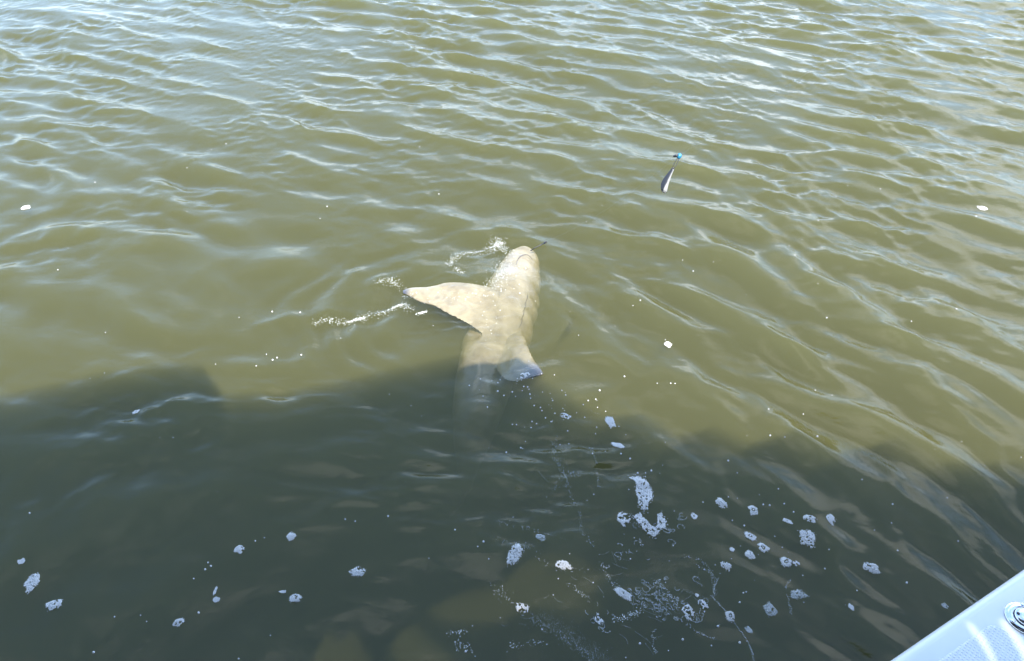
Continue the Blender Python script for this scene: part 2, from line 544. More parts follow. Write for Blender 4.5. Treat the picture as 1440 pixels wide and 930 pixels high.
S0, S1 = -4.5, 3.2
cap = [(0.012, GZ - 0.055), (0.0, GZ - 0.045), (-0.004, GZ - 0.03), (-0.002, GZ - 0.014), (0.006, GZ - 0.004), (0.018, GZ),
       (0.235, GZ), (0.247, GZ - 0.004), (0.254, GZ - 0.014), (0.256, GZ - 0.05), (0.24, GZ - 0.055)]
loft_profile('gunwale_cap', cap, S0, S1, M_gel, boat, close=True)
hull = [(0.014, GZ - 0.05), (0.03, GZ - 0.12), (0.075, 0.30), (0.13, 0.0), (0.22, -0.28), (0.9, -0.55), (1.2, -0.6), (1.2, -0.55), (0.9, -0.50),
        (0.26, -0.22), (0.19, 0.0), (0.13, 0.32), (0.09, GZ - 0.12), (0.08, GZ - 0.05)]
loft_profile('hull', hull, S0, S1, principled('navy_hull', (0.015, 0.022, 0.045), 0.2, noise=0.1, nscale=6), boat, close=True)
rub = [(0.012, GZ - 0.075), (-0.008, GZ - 0.085), (-0.012, GZ - 0.1), (-0.008, GZ - 0.115), (0.014, GZ - 0.125), (0.03, GZ - 0.1)]
loft_profile('rub_rail', rub, S0, S1, M_slot, boat, close=True)
loft_profile('inner_liner', [(0.225, GZ - 0.05), (0.245, GZ - 0.05), (0.255, 0.24), (0.235, 0.24)], S0, S1, M_gel, boat, close=True)
loft_profile('cockpit_deck', [(0.236, 0.20), (2.3, 0.20), (2.3, 0.238), (0.236, 0.238)], S0, S1, M_skid, boat, close=True)

# fitting and non-skid pads on the cap
fit_c = BM.inverted() @ G(1441, 871, GZ)
def skid_pad(s_a, s_b, a_a, a_b, rad):
    bm = bmesh.new()
    pts = []
    for cx, cy, a0 in ((s_b - rad, a_b - rad, 0), (s_a + rad, a_b - rad, 90), (s_a + rad, a_a + rad, 180), (s_b - rad, a_a + rad, 270)):
        for k in range(7):
            t = R(a0 + 90 * k / 6)
            pts.append((cx + rad * math.cos(t), cy + rad * math.sin(t)))
    lo = [bm.verts.new(BM @ Vector((s, a, GZ + 0.0003))) for s, a in pts]
    cs = sum(p[0] for p in pts) / len(pts); ca = sum(p[1] for p in pts) / len(pts)
    hi = [bm.verts.new(BM @ Vector((s + (0.004 if s < cs else -0.004), a + (0.004 if a < ca else -0.004), GZ + 0.0022))) for s, a in pts]
    for k in range(len(pts)):
        j = (k + 1) % len(pts)
        bm.faces.new((lo[k], lo[j], hi[j], hi[k]))
    bm.faces.new(hi)
    return link('nonskid_pad', bm_mesh('nonskid_pad', bm), M_skid, boat, smooth=False)
skid_pad(fit_c.x - 1.6, fit_c.x - 0.055, 0.045, 0.215, 0.025)
skid_pad(fit_c.x + 0.055, fit_c.x + 1.5, 0.045, 0.215, 0.025)

bm = bmesh.new()
FR = 0.037
add_lathe(bm, [(FR * 0.98, 0.0005), (FR, 0.0025), (FR * 0.97, 0.0045), (FR * 0.70, 0.0065), (FR * 0.60, 0.0062), (FR * 0.58, 0.004)], 40,
          Matrix.Translation(BM @ Vector((fit_c.x, fit_c.y, GZ))))
fitting = link('deck_fitting', bm_mesh('deck_fitting', bm), M_steel, boat)
bm = bmesh.new()
add_lathe(bm, [(FR * 0.56, 0.004), (FR * 0.555, 0.0085), (FR * 0.50, 0.0105), (FR * 0.2, 0.0115), (FR * 0.02, 0.0117)], 36,
          Matrix.Translation(BM @ Vector((fit_c.x, fit_c.y, GZ))))
link('cap', bm_mesh('fitting_cap', bm), M_steel, fitting)
for dx in (-0.012, 0.012):
    bm = bmesh.new()
    add_lathe(bm, [(0.0032, 0.0112), (0.0030, 0.0122), (0.0005, 0.0122)], 12, Matrix.Translation(BM @ Vector((fit_c.x + dx * 0.8, fit_c.y + dx, GZ))))
    link('key_hole', bm_mesh('key_hole', bm), M_slot, fitting)
for a in (75, 195, 315):
    bm = bmesh.new()
    add_lathe(bm, [(0.0045, 0.0055), (0.0042, 0.0066), (0.002, 0.0070), (0.0003, 0.0070)], 12,
              Matrix.Translation(BM @ Vector((fit_c.x + FR * 0.8 * math.cos(R(a)), fit_c.y + FR * 0.8 * math.sin(R(a)), GZ))))
    link('screw', bm_mesh('screw', bm), M_steel, fitting)

# hardtop that shades the water: outline found from the shadow's edge
RZ = 2.28
OFF = SUN_D * (RZ / math.tan(SUN_EL))
def roof_pt(px, py):
    g = G(px, py)
    return (g.x - OFF.x, g.y - OFF.y)
edge = [roof_pt(*p) for p in [(-700, 640), (-300, 592), (0, 553), (120, 530), (240, 512), (285, 514), (318, 556), (400, 553), (520, 526), (640, 500),
                              (735, 497), (775, 540), (850, 585), (905, 580), (960, 610), (1010, 600), (1060, 622), (1130, 604), (1200, 632), (1270, 616), (1330, 650), (1440, 650), (1620, 700)]]
right_end = edge[-1]  # right end widened, out of view, to block more sky light
outline = edge + [(right_end[0] + 0.35, right_end[1] - 0.25), (right_end[0] + 0.55, right_end[1] - 1.1), (right_end[0] + 0.1, right_end[1] - 2.3), (-0.2, -2.6), (-2.6, -2.6), (-4.2, -1.6)]
def blob(pts):
    P = [(a, b_, 0) for a, b_ in pts]
    return [(q[0], q[1]) for q in spline(P + [P[0]], 4 * len(P) + 1)[:-1]]
holes = [blob(h) for h in (  # added openings shaped to throw the sun patches on the water
    [(445, 905), (462, 880), (478, 893), (500, 878), (516, 908), (530, 938), (546, 985), (480, 990), (428, 975)],
    [(552, 905), (566, 878), (590, 872), (604, 890), (640, 920), (668, 965), (610, 980), (572, 940)],
    [(600, 850), (660, 822), (712, 812), (740, 782), (790, 770), (832, 786), (868, 806), (846, 836), (852, 862), (770, 852), (716, 872), (640, 872)])]
from mathutils.geometry import tessellate_polygon
hp = [[roof_pt(*p) for p in h] for h in holes]
for h in ([(1398, 868), (1412, 862), (1445, 905), (1470, 950), (1452, 962), (1426, 912)], [(1352, 872), (1362, 868), (1392, 905), (1412, 948), (1400, 950), (1376, 908)]):  # added slits aimed at the gunwale for its sun stripes
    hp.append([(g.x - OFF.x * (RZ - GZ) / RZ, g.y - OFF.y * (RZ - GZ) / RZ) for g in (G(a, b_, GZ) for a, b_ in h)])
allv = [Vector((x, y, 0)) for loop in [outline] + hp for x, y in loop]
tris = tessellate_polygon([[Vector((x, y, 0)) for x, y in loop] for loop in [outline] + hp])
bm = bmesh.new()
top = [bm.verts.new((v.x, v.y, RZ + 0.02)) for v in allv]
bot = [bm.verts.new((v.x, v.y, RZ - 0.02)) for v in allv]
for t in tris:
    try:
        bm.faces.new([top[k] for k in t]); bm.faces.new([bot[k] for k in t[::-1]])
    except ValueError:
        pass
base = 0
for loop in [outline] + hp:
    n = len(loop)
    for k in range(n):
        a, c = base + k, base + (k + 1) % n
        bm.faces.new((top[a], top[c], bot[c], bot[a]))
    base += n
hardtop = link('hardtop', bm_mesh('hardtop', bm), M_under, boat, smooth=False)
M_sun_panel, nt, out = mat('sun_dimming_panel')  # added tint that dims the sun through the openings
tr_ = nt.nodes.new('ShaderNodeBsdfTransparent'); tr_.inputs[0].default_value = (0.24, 0.24, 0.24, 1)
gl_ = nt.nodes.new('ShaderNodeBsdfGlossy'); gl_.inputs['Roughness'].default_value = 0.1
ms_ = nt.nodes.new('ShaderNodeMixShader'); ms_.inputs[0].default_value = 0.06
nt.links.new(tr_.outputs[0], ms_.inputs[1]); nt.links.new(gl_.outputs[0], ms_.inputs[2]); nt.links.new(ms_.outputs[0], out.inputs['Surface'])
for loop in hp:
    bm = bmesh.new()
    bm.faces.new([bm.verts.new((x, y, RZ + 0.005)) for x, y in loop])
    link('sun_patch_panel', bm_mesh('sun_patch_panel', bm), M_sun_panel, hardtop, smooth=False)
for s, a in ((-1.6, 0.95), (0.5, 0.95), (-1.6, 1.75), (0.5, 1.75)):
    bm = bmesh.new()
    p = BM @ Vector((s, a, 0.238)); q = BM @ Vector((s, a, RZ - 0.02))
    add_tube(bm, [p, q], 0.024, 12)
    link('hardtop_post', bm_mesh('hardtop_post', bm), M_alu, boat)

# ------------------------------------------------------------------ shark
# stations along the body: pixel of the centre line, depth of centre, half width, half height
ST = [
    (742, 343.5, -0.028, 0.010, 0.010),
    (740.5, 347, -0.032, 0.040, 0.030),
    (738, 355, -0.042, 0.066, 0.044),
    (733, 368, -0.055, 0.086, 0.060),
    (727, 387, -0.072, 0.104, 0.078),
    (720, 410, -0.088, 0.120, 0.094),
    (712, 435, -0.105, 0.128, 0.104),
    (703, 462, -0.125, 0.132, 0.110),
    (694, 490, -0.150, 0.132, 0.112),
    (686, 516, -0.172, 0.128, 0.112),
    (680, 540, -0.197, 0.122, 0.108),
    (674, 566, -0.226, 0.112, 0.100),
    (669, 592, -0.260, 0.098, 0.088),
    (664, 618, -0.300, 0.080, 0.072),
    (660, 644, -0.344, 0.058, 0.054),
    (657, 668, -0.392, 0.036, 0.036),
    (655, 690, -0.440, 0.022, 0.026),
]
cl = np.array([list(G(a, b_, c)) + [w, hh] for a, b_, c, w, hh in ST])
cl[:, 2] -= 0.024 * (cl[:, 2] > -0.16)
cl[:9, 3] *= 1.10
cs = spline(cl[:, :5], 90)
bm = bmesh.new()
SEG = 36
rings = []
up = Vector((0, 0, 1))
for k in range(len(cs)):
    p = Vector(cs[k][:3])
    t = Vector(cs[min(k + 1, len(cs) - 1)][:3] - cs[max(k - 1, 0)][:3]).normalized()
    sdv = t.cross(up).normalized()
    # rolled so the belly looks towards the viewer and to the right
    u2 = sdv.cross(t).normalized()
    roll = R(12)
    A = sdv * math.cos(roll) + u2 * math.sin(roll)
    B = -sdv * math.sin(roll) + u2 * math.cos(roll)
    w, hh = max(cs[k][3], 0.006), max(cs[k][4], 0.006)
    f = k / (len(cs) - 1)
    ring = []
    for j in range(SEG):
        th = 2 * math.pi * j / SEG
        c, s = math.cos(th), math.sin(th)
        rr = 1.0
        # folds of loose skin and gill slits along the flank
        if 0.10 < f < 0.52:
            env = math.sin((f - 0.10) / 0.42 * math.pi)
            rr += 0.020 * env * math.sin(f * 105 + 2.0 * s + 1.5 * math.sin(f * 37)) * max(0.0, 0.35 - c)
        ring.append(bm.verts.new(p + A * (c * w * rr) + B * (s * hh * rr * (0.94 if s > 0 else 1.0))))
    rings.append(ring)
for a, b2 in zip(rings[:-1], rings[1:]):
    for j in range(SEG):
        bm.faces.new((a[j], a[(j + 1) % SEG], b2[(j + 1) % SEG], b2[j]))
bm.faces.new(rings[0][::-1]); bm.faces.new(rings[-1])

def fin(lead, trail, thick, n=26):
    """blade between a leading and a trailing edge (world polylines root -> tip)"""
    Lp, Tp = spline(lead, n), spline(trail, n)
    prof = [(0, 0), (.06, .55), (.2, .95), (.4, 1), (.65, .8), (.88, .5), (1, .25)]
    rr = []
    for k in range(n):
        a, b_ = Vector(Lp[k]), Vector(Tp[k])
        f = k / (n - 1)
        ch = b_ - a
        nrm = ch.cross(Vector(Lp[min(k + 1, n - 1)]) - Vector(Lp[max(k - 1, 0)]))
        nrm = nrm.normalized() if nrm.length > 1e-9 else Vector((0, 0, 1))
        if nrm.z < 0: nrm = -nrm
        th = thick * (1 - 0.8 * f)
        pts = [a + ch * u + nrm * th * v for u, v in prof] + [a + ch * u - nrm * th * v for u, v in prof[-2:0:-1]]
        rr.append([bm.verts.new(q) for q in pts])
    m = len(rr[0])
    for a, b_ in zip(rr[:-1], rr[1:]):
        for j in range(m):
            bm.faces.new((a[j], a[(j + 1) % m], b_[(j + 1) % m], b_[j]))
    bm.faces.new(rr[0][::-1]); bm.faces.new(rr[-1])

# left pectoral fin, tip at the surface
fin([G(716, 416, -.06), G(690, 403, -.034), G(655, 398, -.018), G(628, 397, -.010), G(612, 402, -.008), G(588, 404, -.006), G(572, 405, -.010), G(565, 409, -.014)],
    [G(690, 482, -.08), G(664, 462, -.055), G(644, 450, -.034), G(626, 441, -.026), G(612, 432, -.018), G(594, 427, -.016), G(578, 418, -.014), G(567, 414, -.016)], .024)
# right pectoral fin, dark tip
fin([G(735, 465, -.09), G(743, 488, -.055), G(750, 502, -.042), G(758, 515, -.028), G(764, 525, -.016)],
    [G(690, 510, -.12), G(708, 534, -.075), G(724, 538, -.055), G(744, 533, -.032), G(764, 527, -.016)], .022)
# tail fin, lost in the murk
fin([G(658, 672, -.395), G(650, 700, -.44), G(630, 730, -.48)], [G(655, 688, -.435), G(648, 714, -.48), G(629, 733, -.49)], .012)
me = bm_mesh('shark', bm)
shark = link('shark', me)
rm = shark.modifiers.new('remesh', 'REMESH'); rm.mode = 'VOXEL'; rm.voxel_size = 0.0042; rm.use_smooth_shade = True
sm = shark.modifiers.new('smooth', 'CORRECTIVE_SMOOTH'); shark.modifiers.remove(sm)
sm = shark.modifiers.new('smooth', 'SMOOTH'); sm.factor = 0.5; sm.iterations = 7
dg = bpy.context.evaluated_depsgraph_get()
nm = bpy.data.meshes.new_from_object(shark.evaluated_get(dg))
shark.modifiers.clear()
shark.data = nm
nv = np.empty(len(nm.vertices) * 3, np.float32); nn = np.empty_like(nv)
nm.vertices.foreach_get('co', nv); nm.vertex_normals.foreach_get('vector', nn)
nv = nv.reshape(-1, 3); nn = nn.reshape(-1, 3)
vx, vy, vz = nv.astype(float).T
d_ = 0.0016 * smooth_noise(vx + vz, vy - vz, 0.14, 61, 14)
g1 = smooth_noise(vx * 0.5 + 0.5 * vz, vy * 1.3, 0.16, 63, 14)
d_ -= 0.0014 * np.exp(-(g1 / 0.10) ** 2)                     # a few soft creases
nv += nn * (d_ * (0.35 + 0.65 * sstep(-0.30, -0.02, vz)))[:, None]
nm.vertices.foreach_set('co', nv.ravel().astype(np.float32))
nm.update()
nm.polygons.foreach_set('use_smooth', [True] * len(nm.polygons))

M_sh, nt, out = mat('shark_skin')
b = nt.nodes.new('ShaderNodeBsdfPrincipled')
b.inputs['Roughness'].default_value = 0.3
b.inputs['Coat Weight'].default_value = 1.0; b.inputs['Coat Roughness'].default_value = 0.05
tc = nt.nodes.new('ShaderNodeTexCoord')
n1 = nt.nodes.new('ShaderNodeTexNoise'); n1.inputs['Scale'].default_value = 14; n1.inputs['Detail'].default_value = 8; n1.inputs['Distortion'].default_value = 0.8
n2 = nt.nodes.new('ShaderNodeTexNoise'); n2.inputs['Scale'].default_value = 60; n2.inputs['Detail'].default_value = 5
for n_ in (n1, n2): nt.links.new(tc.outputs['Object'], n_.inputs['Vector'])
m1 = nt.nodes.new('ShaderNodeMix'); m1.data_type = 'RGBA'
m1.inputs['A'].default_value = (0.165, 0.126, 0.058, 1); m1.inputs['B'].default_value = (0.28, 0.23, 0.128, 1)
rp = nt.nodes.new('ShaderNodeMapRange'); rp.inputs['From Min'].default_value = 0.32; rp.inputs['From Max'].default_value = 0.68
nt.links.new(n1.outputs['Fac'], rp.inputs['Value']); nt.links.new(rp.outputs[0], m1.inputs['Factor'])
# dark fin tips: distance to the tip
prev = m1.outputs['Result']
for tip, rad in ((G(770, 531, -.014), 0.17), (G(562, 409, 0), 0.055)):
    ds = nt.nodes.new('ShaderNodeVectorMath'); ds.operation = 'DISTANCE'; ds.inputs[1].default_value = tip
    nt.links.new(tc.outputs['Object'], ds.inputs[0])
    mr = nt.nodes.new('ShaderNodeMapRange'); mr.inputs['From Min'].default_value = rad * 0.35; mr.inputs['From Max'].default_value = rad
    mr.inputs['To Min'].default_value = 1; mr.inputs['To Max'].default_value = 0; mr.interpolation_type = 'SMOOTHSTEP'
    nt.links.new(ds.outputs['Value'], mr.inputs['Value'])
    m2 = nt.nodes.new('ShaderNodeMix'); m2.data_type = 'RGBA'
    m2.inputs['B'].default_value = (0.05, 0.045, 0.05, 1)
    nt.links.new(prev, m2.inputs['A']); nt.links.new(mr.outputs[0], m2.inputs['Factor'])
    prev = m2.outputs['Result']
nt.links.new(prev, b.inputs['Base Color'])
bp_ = nt.nodes.new('ShaderNodeBump'); bp_.inputs['Strength'].default_value = 0.12; bp_.inputs['Distance'].default_value = 0.004
nt.links.new(n2.outputs['Fac'], bp_.inputs['Height']); nt.links.new(bp_.outputs[0], b.inputs['Normal'])
nt.links.new(b.outputs[0], out.inputs['Surface'])
nm.materials.clear(); nm.materials.append(M_sh)
from mathutils.bvhtree import BVHTree
bt = BVHTree.FromPolygons([v.co for v in nm.vertices], [tuple(p.vertices) for p in nm.polygons])
M_crease = principled('skin_crease', (0.075, 0.055, 0.036), 0.4, noise=0.2, nscale=60, coat=0.6)
def skin_groove(name, pl, rad):
    pts = []
    for q in spline([G(a_, b_, -0.03) for a_, b_ in pl], 14):
        o_ = Vector((0, 0, CAM_H)); d2_ = (Vector(q) - o_).normalized()
        hit = bt.ray_cast(o_, d2_)
        if hit[0] is not None: pts.append(hit[0] - d2_ * (-rad * 0.45))
    if len(pts) < 4: return
    n_ = len(pts)
    bm = bmesh.new()
    add_tube(bm, pts, [rad * (0.25 + 0.75 * math.sin(math.pi * (k + .5) / n_)) for k in range(n_)], 8)
    link(name, bm_mesh(name, bm), M_crease, shark)
skin_groove('mouth', [(726, 373), (729, 364), (736, 359), (744, 360), (750, 368)], 0.0032)
for k in range(4):
    yy = 418 + 11 * k
    skin_groove('gill_slit', [(742 - 2.5 * k, yy - 5), (741 - 2.5 * k, yy + 3), (737 - 2.5 * k, yy + 11)], 0.0022)
tag(shark, 'pale cream shark rolling at the surface with one pectoral fin out to each side', 'shark')

# ------------------------------------------------------------------ tackle
M_lead, nt, out = mat('lead_shade_in_colour')
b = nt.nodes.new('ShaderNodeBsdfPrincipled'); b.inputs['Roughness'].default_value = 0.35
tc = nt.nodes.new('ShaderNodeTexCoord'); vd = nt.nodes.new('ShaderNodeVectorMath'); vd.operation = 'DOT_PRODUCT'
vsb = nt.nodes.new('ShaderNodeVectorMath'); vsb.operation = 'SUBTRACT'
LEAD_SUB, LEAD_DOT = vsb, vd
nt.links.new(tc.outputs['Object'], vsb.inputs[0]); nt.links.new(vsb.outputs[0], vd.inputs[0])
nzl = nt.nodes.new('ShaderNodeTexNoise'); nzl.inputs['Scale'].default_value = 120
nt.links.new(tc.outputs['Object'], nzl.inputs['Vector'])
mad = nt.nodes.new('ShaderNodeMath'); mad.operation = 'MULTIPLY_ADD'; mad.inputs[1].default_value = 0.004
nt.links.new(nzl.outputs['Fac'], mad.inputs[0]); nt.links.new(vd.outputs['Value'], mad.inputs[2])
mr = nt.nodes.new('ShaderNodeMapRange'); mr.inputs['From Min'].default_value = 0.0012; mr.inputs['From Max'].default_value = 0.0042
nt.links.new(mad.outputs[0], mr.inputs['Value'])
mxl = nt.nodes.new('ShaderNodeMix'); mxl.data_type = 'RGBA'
mxl.inputs['A'].default_value = (0.018, 0.018, 0.02, 1); mxl.inputs['B'].default_value = (0.24, 0.235, 0.22, 1)  # shaded left side and sunlit right side put into the colour
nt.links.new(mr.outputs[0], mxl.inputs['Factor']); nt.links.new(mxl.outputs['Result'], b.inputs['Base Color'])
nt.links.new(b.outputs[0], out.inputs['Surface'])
M_wire = principled('dark_wire', (0.05, 0.05, 0.055), 0.35, metal=0.8)
M_blue = principled('blue_bead', (0.015, 0.17, 0.28), 0.25, coat=0.5)
M_black = principled('black_sleeve', (0.012, 0.012, 0.014), 0.4)
M_line = principled('monofilament', (0.35, 0.37, 0.35), 0.3)

def ray(px, py, t):
    a = (px - 720.0) / FOCAL_PX; b_ = (465.0 - py) / FOCAL_PX
    return Vector((a * t, (math.cos(PITCH) + b_ * math.sin(PITCH)) * t, CAM_H + (-math.sin(PITCH) + b_ * math.cos(PITCH)) * t))
T = 2.45
p_top, p_bot = ray(955.5, 219, T), ray(930.5, 270, T)
sdir = (p_bot - p_top)
slen = sdir.length
zax = -sdir.normalized()
xax = Vector((1, 0, 0)); xax = (xax - zax * xax.dot(zax)).normalized()
yax = zax.cross(xax)
SM = Matrix(((xax.x, yax.x, zax.x, p_top.x), (xax.y, yax.y, zax.y, p_top.y), (xax.z, yax.z, zax.z, p_top.z), (0, 0, 0, 1)))
sinker = empty('fishing_sinker', p_top)
tag(sinker, 'grey lead teardrop sinker hanging from a bright blue bead above the water', 'sinker')
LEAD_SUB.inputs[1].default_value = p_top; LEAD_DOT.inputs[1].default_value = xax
u = slen                                               # about 0.10 m
bm = bmesh.new()
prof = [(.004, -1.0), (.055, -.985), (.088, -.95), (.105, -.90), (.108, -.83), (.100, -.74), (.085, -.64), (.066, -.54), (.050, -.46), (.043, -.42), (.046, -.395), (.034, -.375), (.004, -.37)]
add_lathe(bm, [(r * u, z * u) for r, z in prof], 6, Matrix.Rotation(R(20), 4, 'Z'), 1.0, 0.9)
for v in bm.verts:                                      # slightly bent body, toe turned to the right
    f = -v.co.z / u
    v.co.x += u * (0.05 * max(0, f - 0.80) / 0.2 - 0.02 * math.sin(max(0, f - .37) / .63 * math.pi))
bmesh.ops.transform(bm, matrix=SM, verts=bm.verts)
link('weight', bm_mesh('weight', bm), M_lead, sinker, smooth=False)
bm = bmesh.new()
add_tube(bm, [SM @ Vector((math.cos(t) * .032 * u, 0, -.375 * u + math.sin(t) * .04 * u)) for t in np.linspace(0, 2 * math.pi, 15)], .010 * u, 6)
link('eye_loop', bm_mesh('eye_loop', bm), M_wire, sinker)
bm = bmesh.new()
add_tube(bm, [SM @ Vector((x * u, 0, z * u)) for x, z in ((.012, -.06), (.032, -.12), (.034, -.22), (.024, -.30), (.006, -.36), (-.014, -.36), (-.028, -.30), (-.030, -.22), (-.026, -.12), (-.008, -.06))], .0085 * u, 6)
link('snap', bm_mesh('snap', bm), M_wire, sinker)
bm = bmesh.new()
add_lathe(bm, [(.004 * u, -.085 * u), (.036 * u, -.078 * u), (.056 * u, -.05 * u), (.062 * u, -.01 * u), (.054 * u, .028 * u), (.034 * u, .05 * u), (.004 * u, .054 * u)], 16, SM)
link('bead', bm_mesh('bead', bm), M_blue, sinker)
bm = bmesh.new()
add_tube(bm, [SM @ Vector(q) * 1.0 for q in ((-.03 * u, -.015 * u, -.02 * u), (-.075 * u, -.015 * u, -.05 * u), (-.135 * u, -.012 * u, -.085 * u))], [.040 * u, .036 * u, .020 * u], 10)
link('sleeve', bm_mesh('sleeve', bm), M_black, sinker)

mouth = G(759, 344, 0.004)
line_a = G(767, 341, 0.012)
bm = bmesh.new()
d_ = (p_top - line_a)
pts = [line_a + d_ * t - Vector((0, 0, 0.03 * math.sin(t * math.pi))) for t in np.linspace(0, 1, 24)]
pts += [p_top + d_ * t for t in (0.3, 0.6, 0.95)]
add_tube(bm, pts, 0.00014, 6)
tag(link('fishing_line', bm_mesh('fishing_line', bm), M_line),
    'thin clear fishing line running from the shark up past the sinker', 'fishing line')
hook = empty('fishing_hook', mouth)
tag(hook, 'small dark hook and swivel at the snout of the shark', 'hook')
bm = bmesh.new()
hx = (line_a - G(748, 352, -0.02)).normalized()
add_tube(bm, [G(746, 353, -.015), G(752, 349, -.006), G(759, 345.5, .003), line_a], .0022, 8)
link('shank', bm_mesh('shank', bm), M_wire, hook)
bm = bmesh.new()
add_tube(bm, [line_a - hx * .012, line_a - hx * .006, line_a + hx * .004, line_a + hx * .010], [.002, .0052, .0052, .002], 10)
link('swivel', bm_mesh('swivel', bm), M_black, hook)

# ------------------------------------------------------------------ foam
M_foam = principled('foam', (0.56, 0.545, 0.52), 0.45, sss=0.0)
M_foam_thin, nt, out = mat('thin_foam')
b = nt.nodes.new('ShaderNodeBsdfPrincipled'); b.inputs['Base Color'].default_value = (0.7, 0.72, 0.72, 1); b.inputs['Roughness'].default_value = 0.4
tr = nt.nodes.new('ShaderNodeBsdfTransparent'); mxs = nt.nodes.new('ShaderNodeMixShader'); mxs.inputs[0].default_value = 0.32
nt.links.new(tr.outputs[0], mxs.inputs[1]); nt.links.new(b.outputs[0], mxs.inputs[2]); nt.links.new(mxs.outputs[0], out.inputs['Surface'])

_dv, _df = [], []
for rr_, zz_ in ((1.0, -0.25), (0.80, 0.50)):
    for k in range(6):
        _dv.append((rr_ * math.cos(k * math.pi / 3 + zz_), rr_ * math.sin(k * math.pi / 3 + zz_), zz_))
_dv.append((0, 0, 0.88))
for k in range(6):
    j = (k + 1) % 6
    _df.append((k, j, 6 + j)); _df.append((k, 6 + j, 6 + k)); _df.append((6 + k, 6 + j, 12))
_dv = np.array(_dv); _df = np.array(_df)

def bubbles_mesh(name, X, Y, Rr, lift=0.0, Zs=None):
    """one dome of foam per (x, y, radius) resting on the water"""
    X, Y, Rr = np.asarray(X), np.asarray(Y), np.asarray(Rr)
    Z = (H(X, Y) if Zs is None else Zs) + lift
    V = _dv[None] * Rr[:, None, None]
    V[:, :, 0] += X[:, None]; V[:, :, 1] += Y[:, None]; V[:, :, 2] += Z[:, None]
    F = _df[None] + (np.arange(len(X)) * len(_dv))[:, None, None]
    me = bpy.data.meshes.new(name)
    V = V.reshape(-1, 3); F = F.reshape(-1, 3)
    me.vertices.add(len(V)); me.vertices.foreach_set('co', V.ravel().astype(np.float32))
    me.loops.add(F.size); me.loops.foreach_set('vertex_index', F.ravel().astype(np.int32))
    me.polygons.add(len(F)); me.polygons.foreach_set('loop_start', (np.arange(len(F)) * 3).astype(np.int32))
    me.update(calc_edges=True)
    return me

def inside(poly, x, y):
    c = np.zeros(len(x), bool)
    n = len(poly)
    for k in range(n):
        x0, y0 = poly[k]; x1, y1 = poly[(k + 1) % n]
        m = ((y0 > y) != (y1 > y))
        xi = (x1 - x0) * (y - y0) / ((y1 - y0) if y1 != y0 else 1e-12) + x0
        c ^= m & (x < xi)
    return c

def patch_mesh(px, py, w, h, rot, style, seed, shape=None):
    r = np.random.default_rng(seed)
    mx_, my_ = scale_at(px, py)
    c = G(px, py)
    # outline in pixels (image directions), then laid on the water
    if shape is None:
        n = 18
        ph = r.uniform(0, 6.28, 4); am = r.uniform(0.03, 0.12, 4)
        pts = []
        for k in range(n):
            t = 2 * math.pi * k / n
            q = 1 + sum(a * math.cos((i_ + 2) * t + p_) for i_, (a, p_) in enumerate(zip(am, ph)))
            a_, b_ = w / 2 * q * math.cos(t), h / 2 * q * math.sin(t)
            ca, sa = math.cos(R(rot)), math.sin(R(rot))
            pts.append((a_ * ca - b_ * sa, a_ * sa + b_ * ca))
    else:
        pts = shape
    poly = [(p[0] * mx_, -p[1] * my_) for p in pts]
    xs = [p[0] for p in poly]; ys = [p[1] for p in poly]
    size = min(w * mx_, h * my_)
    st = max(0.0017, min(0.0028, size / 12))
    gx, gy = np.meshgrid(np.arange(min(xs), max(xs), st), np.arange(min(ys), max(ys), st * 0.87))
    gx[1::2] += st / 2
    gx = gx.ravel() + r.normal(0, st * 0.16, gx.size); gy = gy.ravel() + r.normal(0, st * 0.16, gy.size)
    keep = inside(poly, gx, gy)
    area = w * mx_ * h * my_ * 0.7
    nh = {'lace': 11000, 'solid': 4000, 'ring': 3000, 'ragged': 16000, 'thin': 6000}[style] * area
    nh = int(nh) + (1 if style != 'solid' else 0)
    idx = np.flatnonzero(keep)
    for _ in range(nh):
        k = r.choice(idx)
        hr = r.uniform(0.0014, 0.0034) * (1.5 if style == 'ragged' else 1.0)
        keep &= ((gx - gx[k]) ** 2 + (gy - gy[k]) ** 2) > hr ** 2
    if style == 'ring':
        q = ((gx / (w * mx_ * 0.20)) ** 2 + (gy / (h * my_ * 0.20)) ** 2)
        keep &= (q > 1) | (q < 0.18)
    gx, gy = gx[keep], gy[keep]
    rad = st * r.choice([0.55, 0.65, 0.75, 0.88, 1.1], len(gx), p=[.1, .25, .35, .26, .04])
    ne = max(4, int(len(gx) * 0.22))                        # loose bubbles along the rim
    k = r.integers(0, len(poly), ne); f_ = r.uniform(0, 1, ne)[:, None]
    pa = np.array(poly); rim = pa[k] * (1 - f_) + pa[(k + 1) % len(poly)] * f_
    rim = rim * r.normal(1.06, 0.09, ne)[:, None]
    gx = np.concatenate([gx, rim[:, 0]]); gy = np.concatenate([gy, rim[:, 1]])
    rad = np.concatenate([rad, st * r.uniform(0.25, 0.6, ne)])
    rho = np.clip(1 - (gx / (w * mx_ * .55)) ** 2 - (gy / (h * my_ * .55)) ** 2, 0, 1)
    return c, bubbles_mesh('foam_patch', gx + c.x, gy + c.y, rad, lift=0.0008 + 0.0035 * rho * r.uniform(0.6, 1.2, len(gx)) * (size > 0.02))

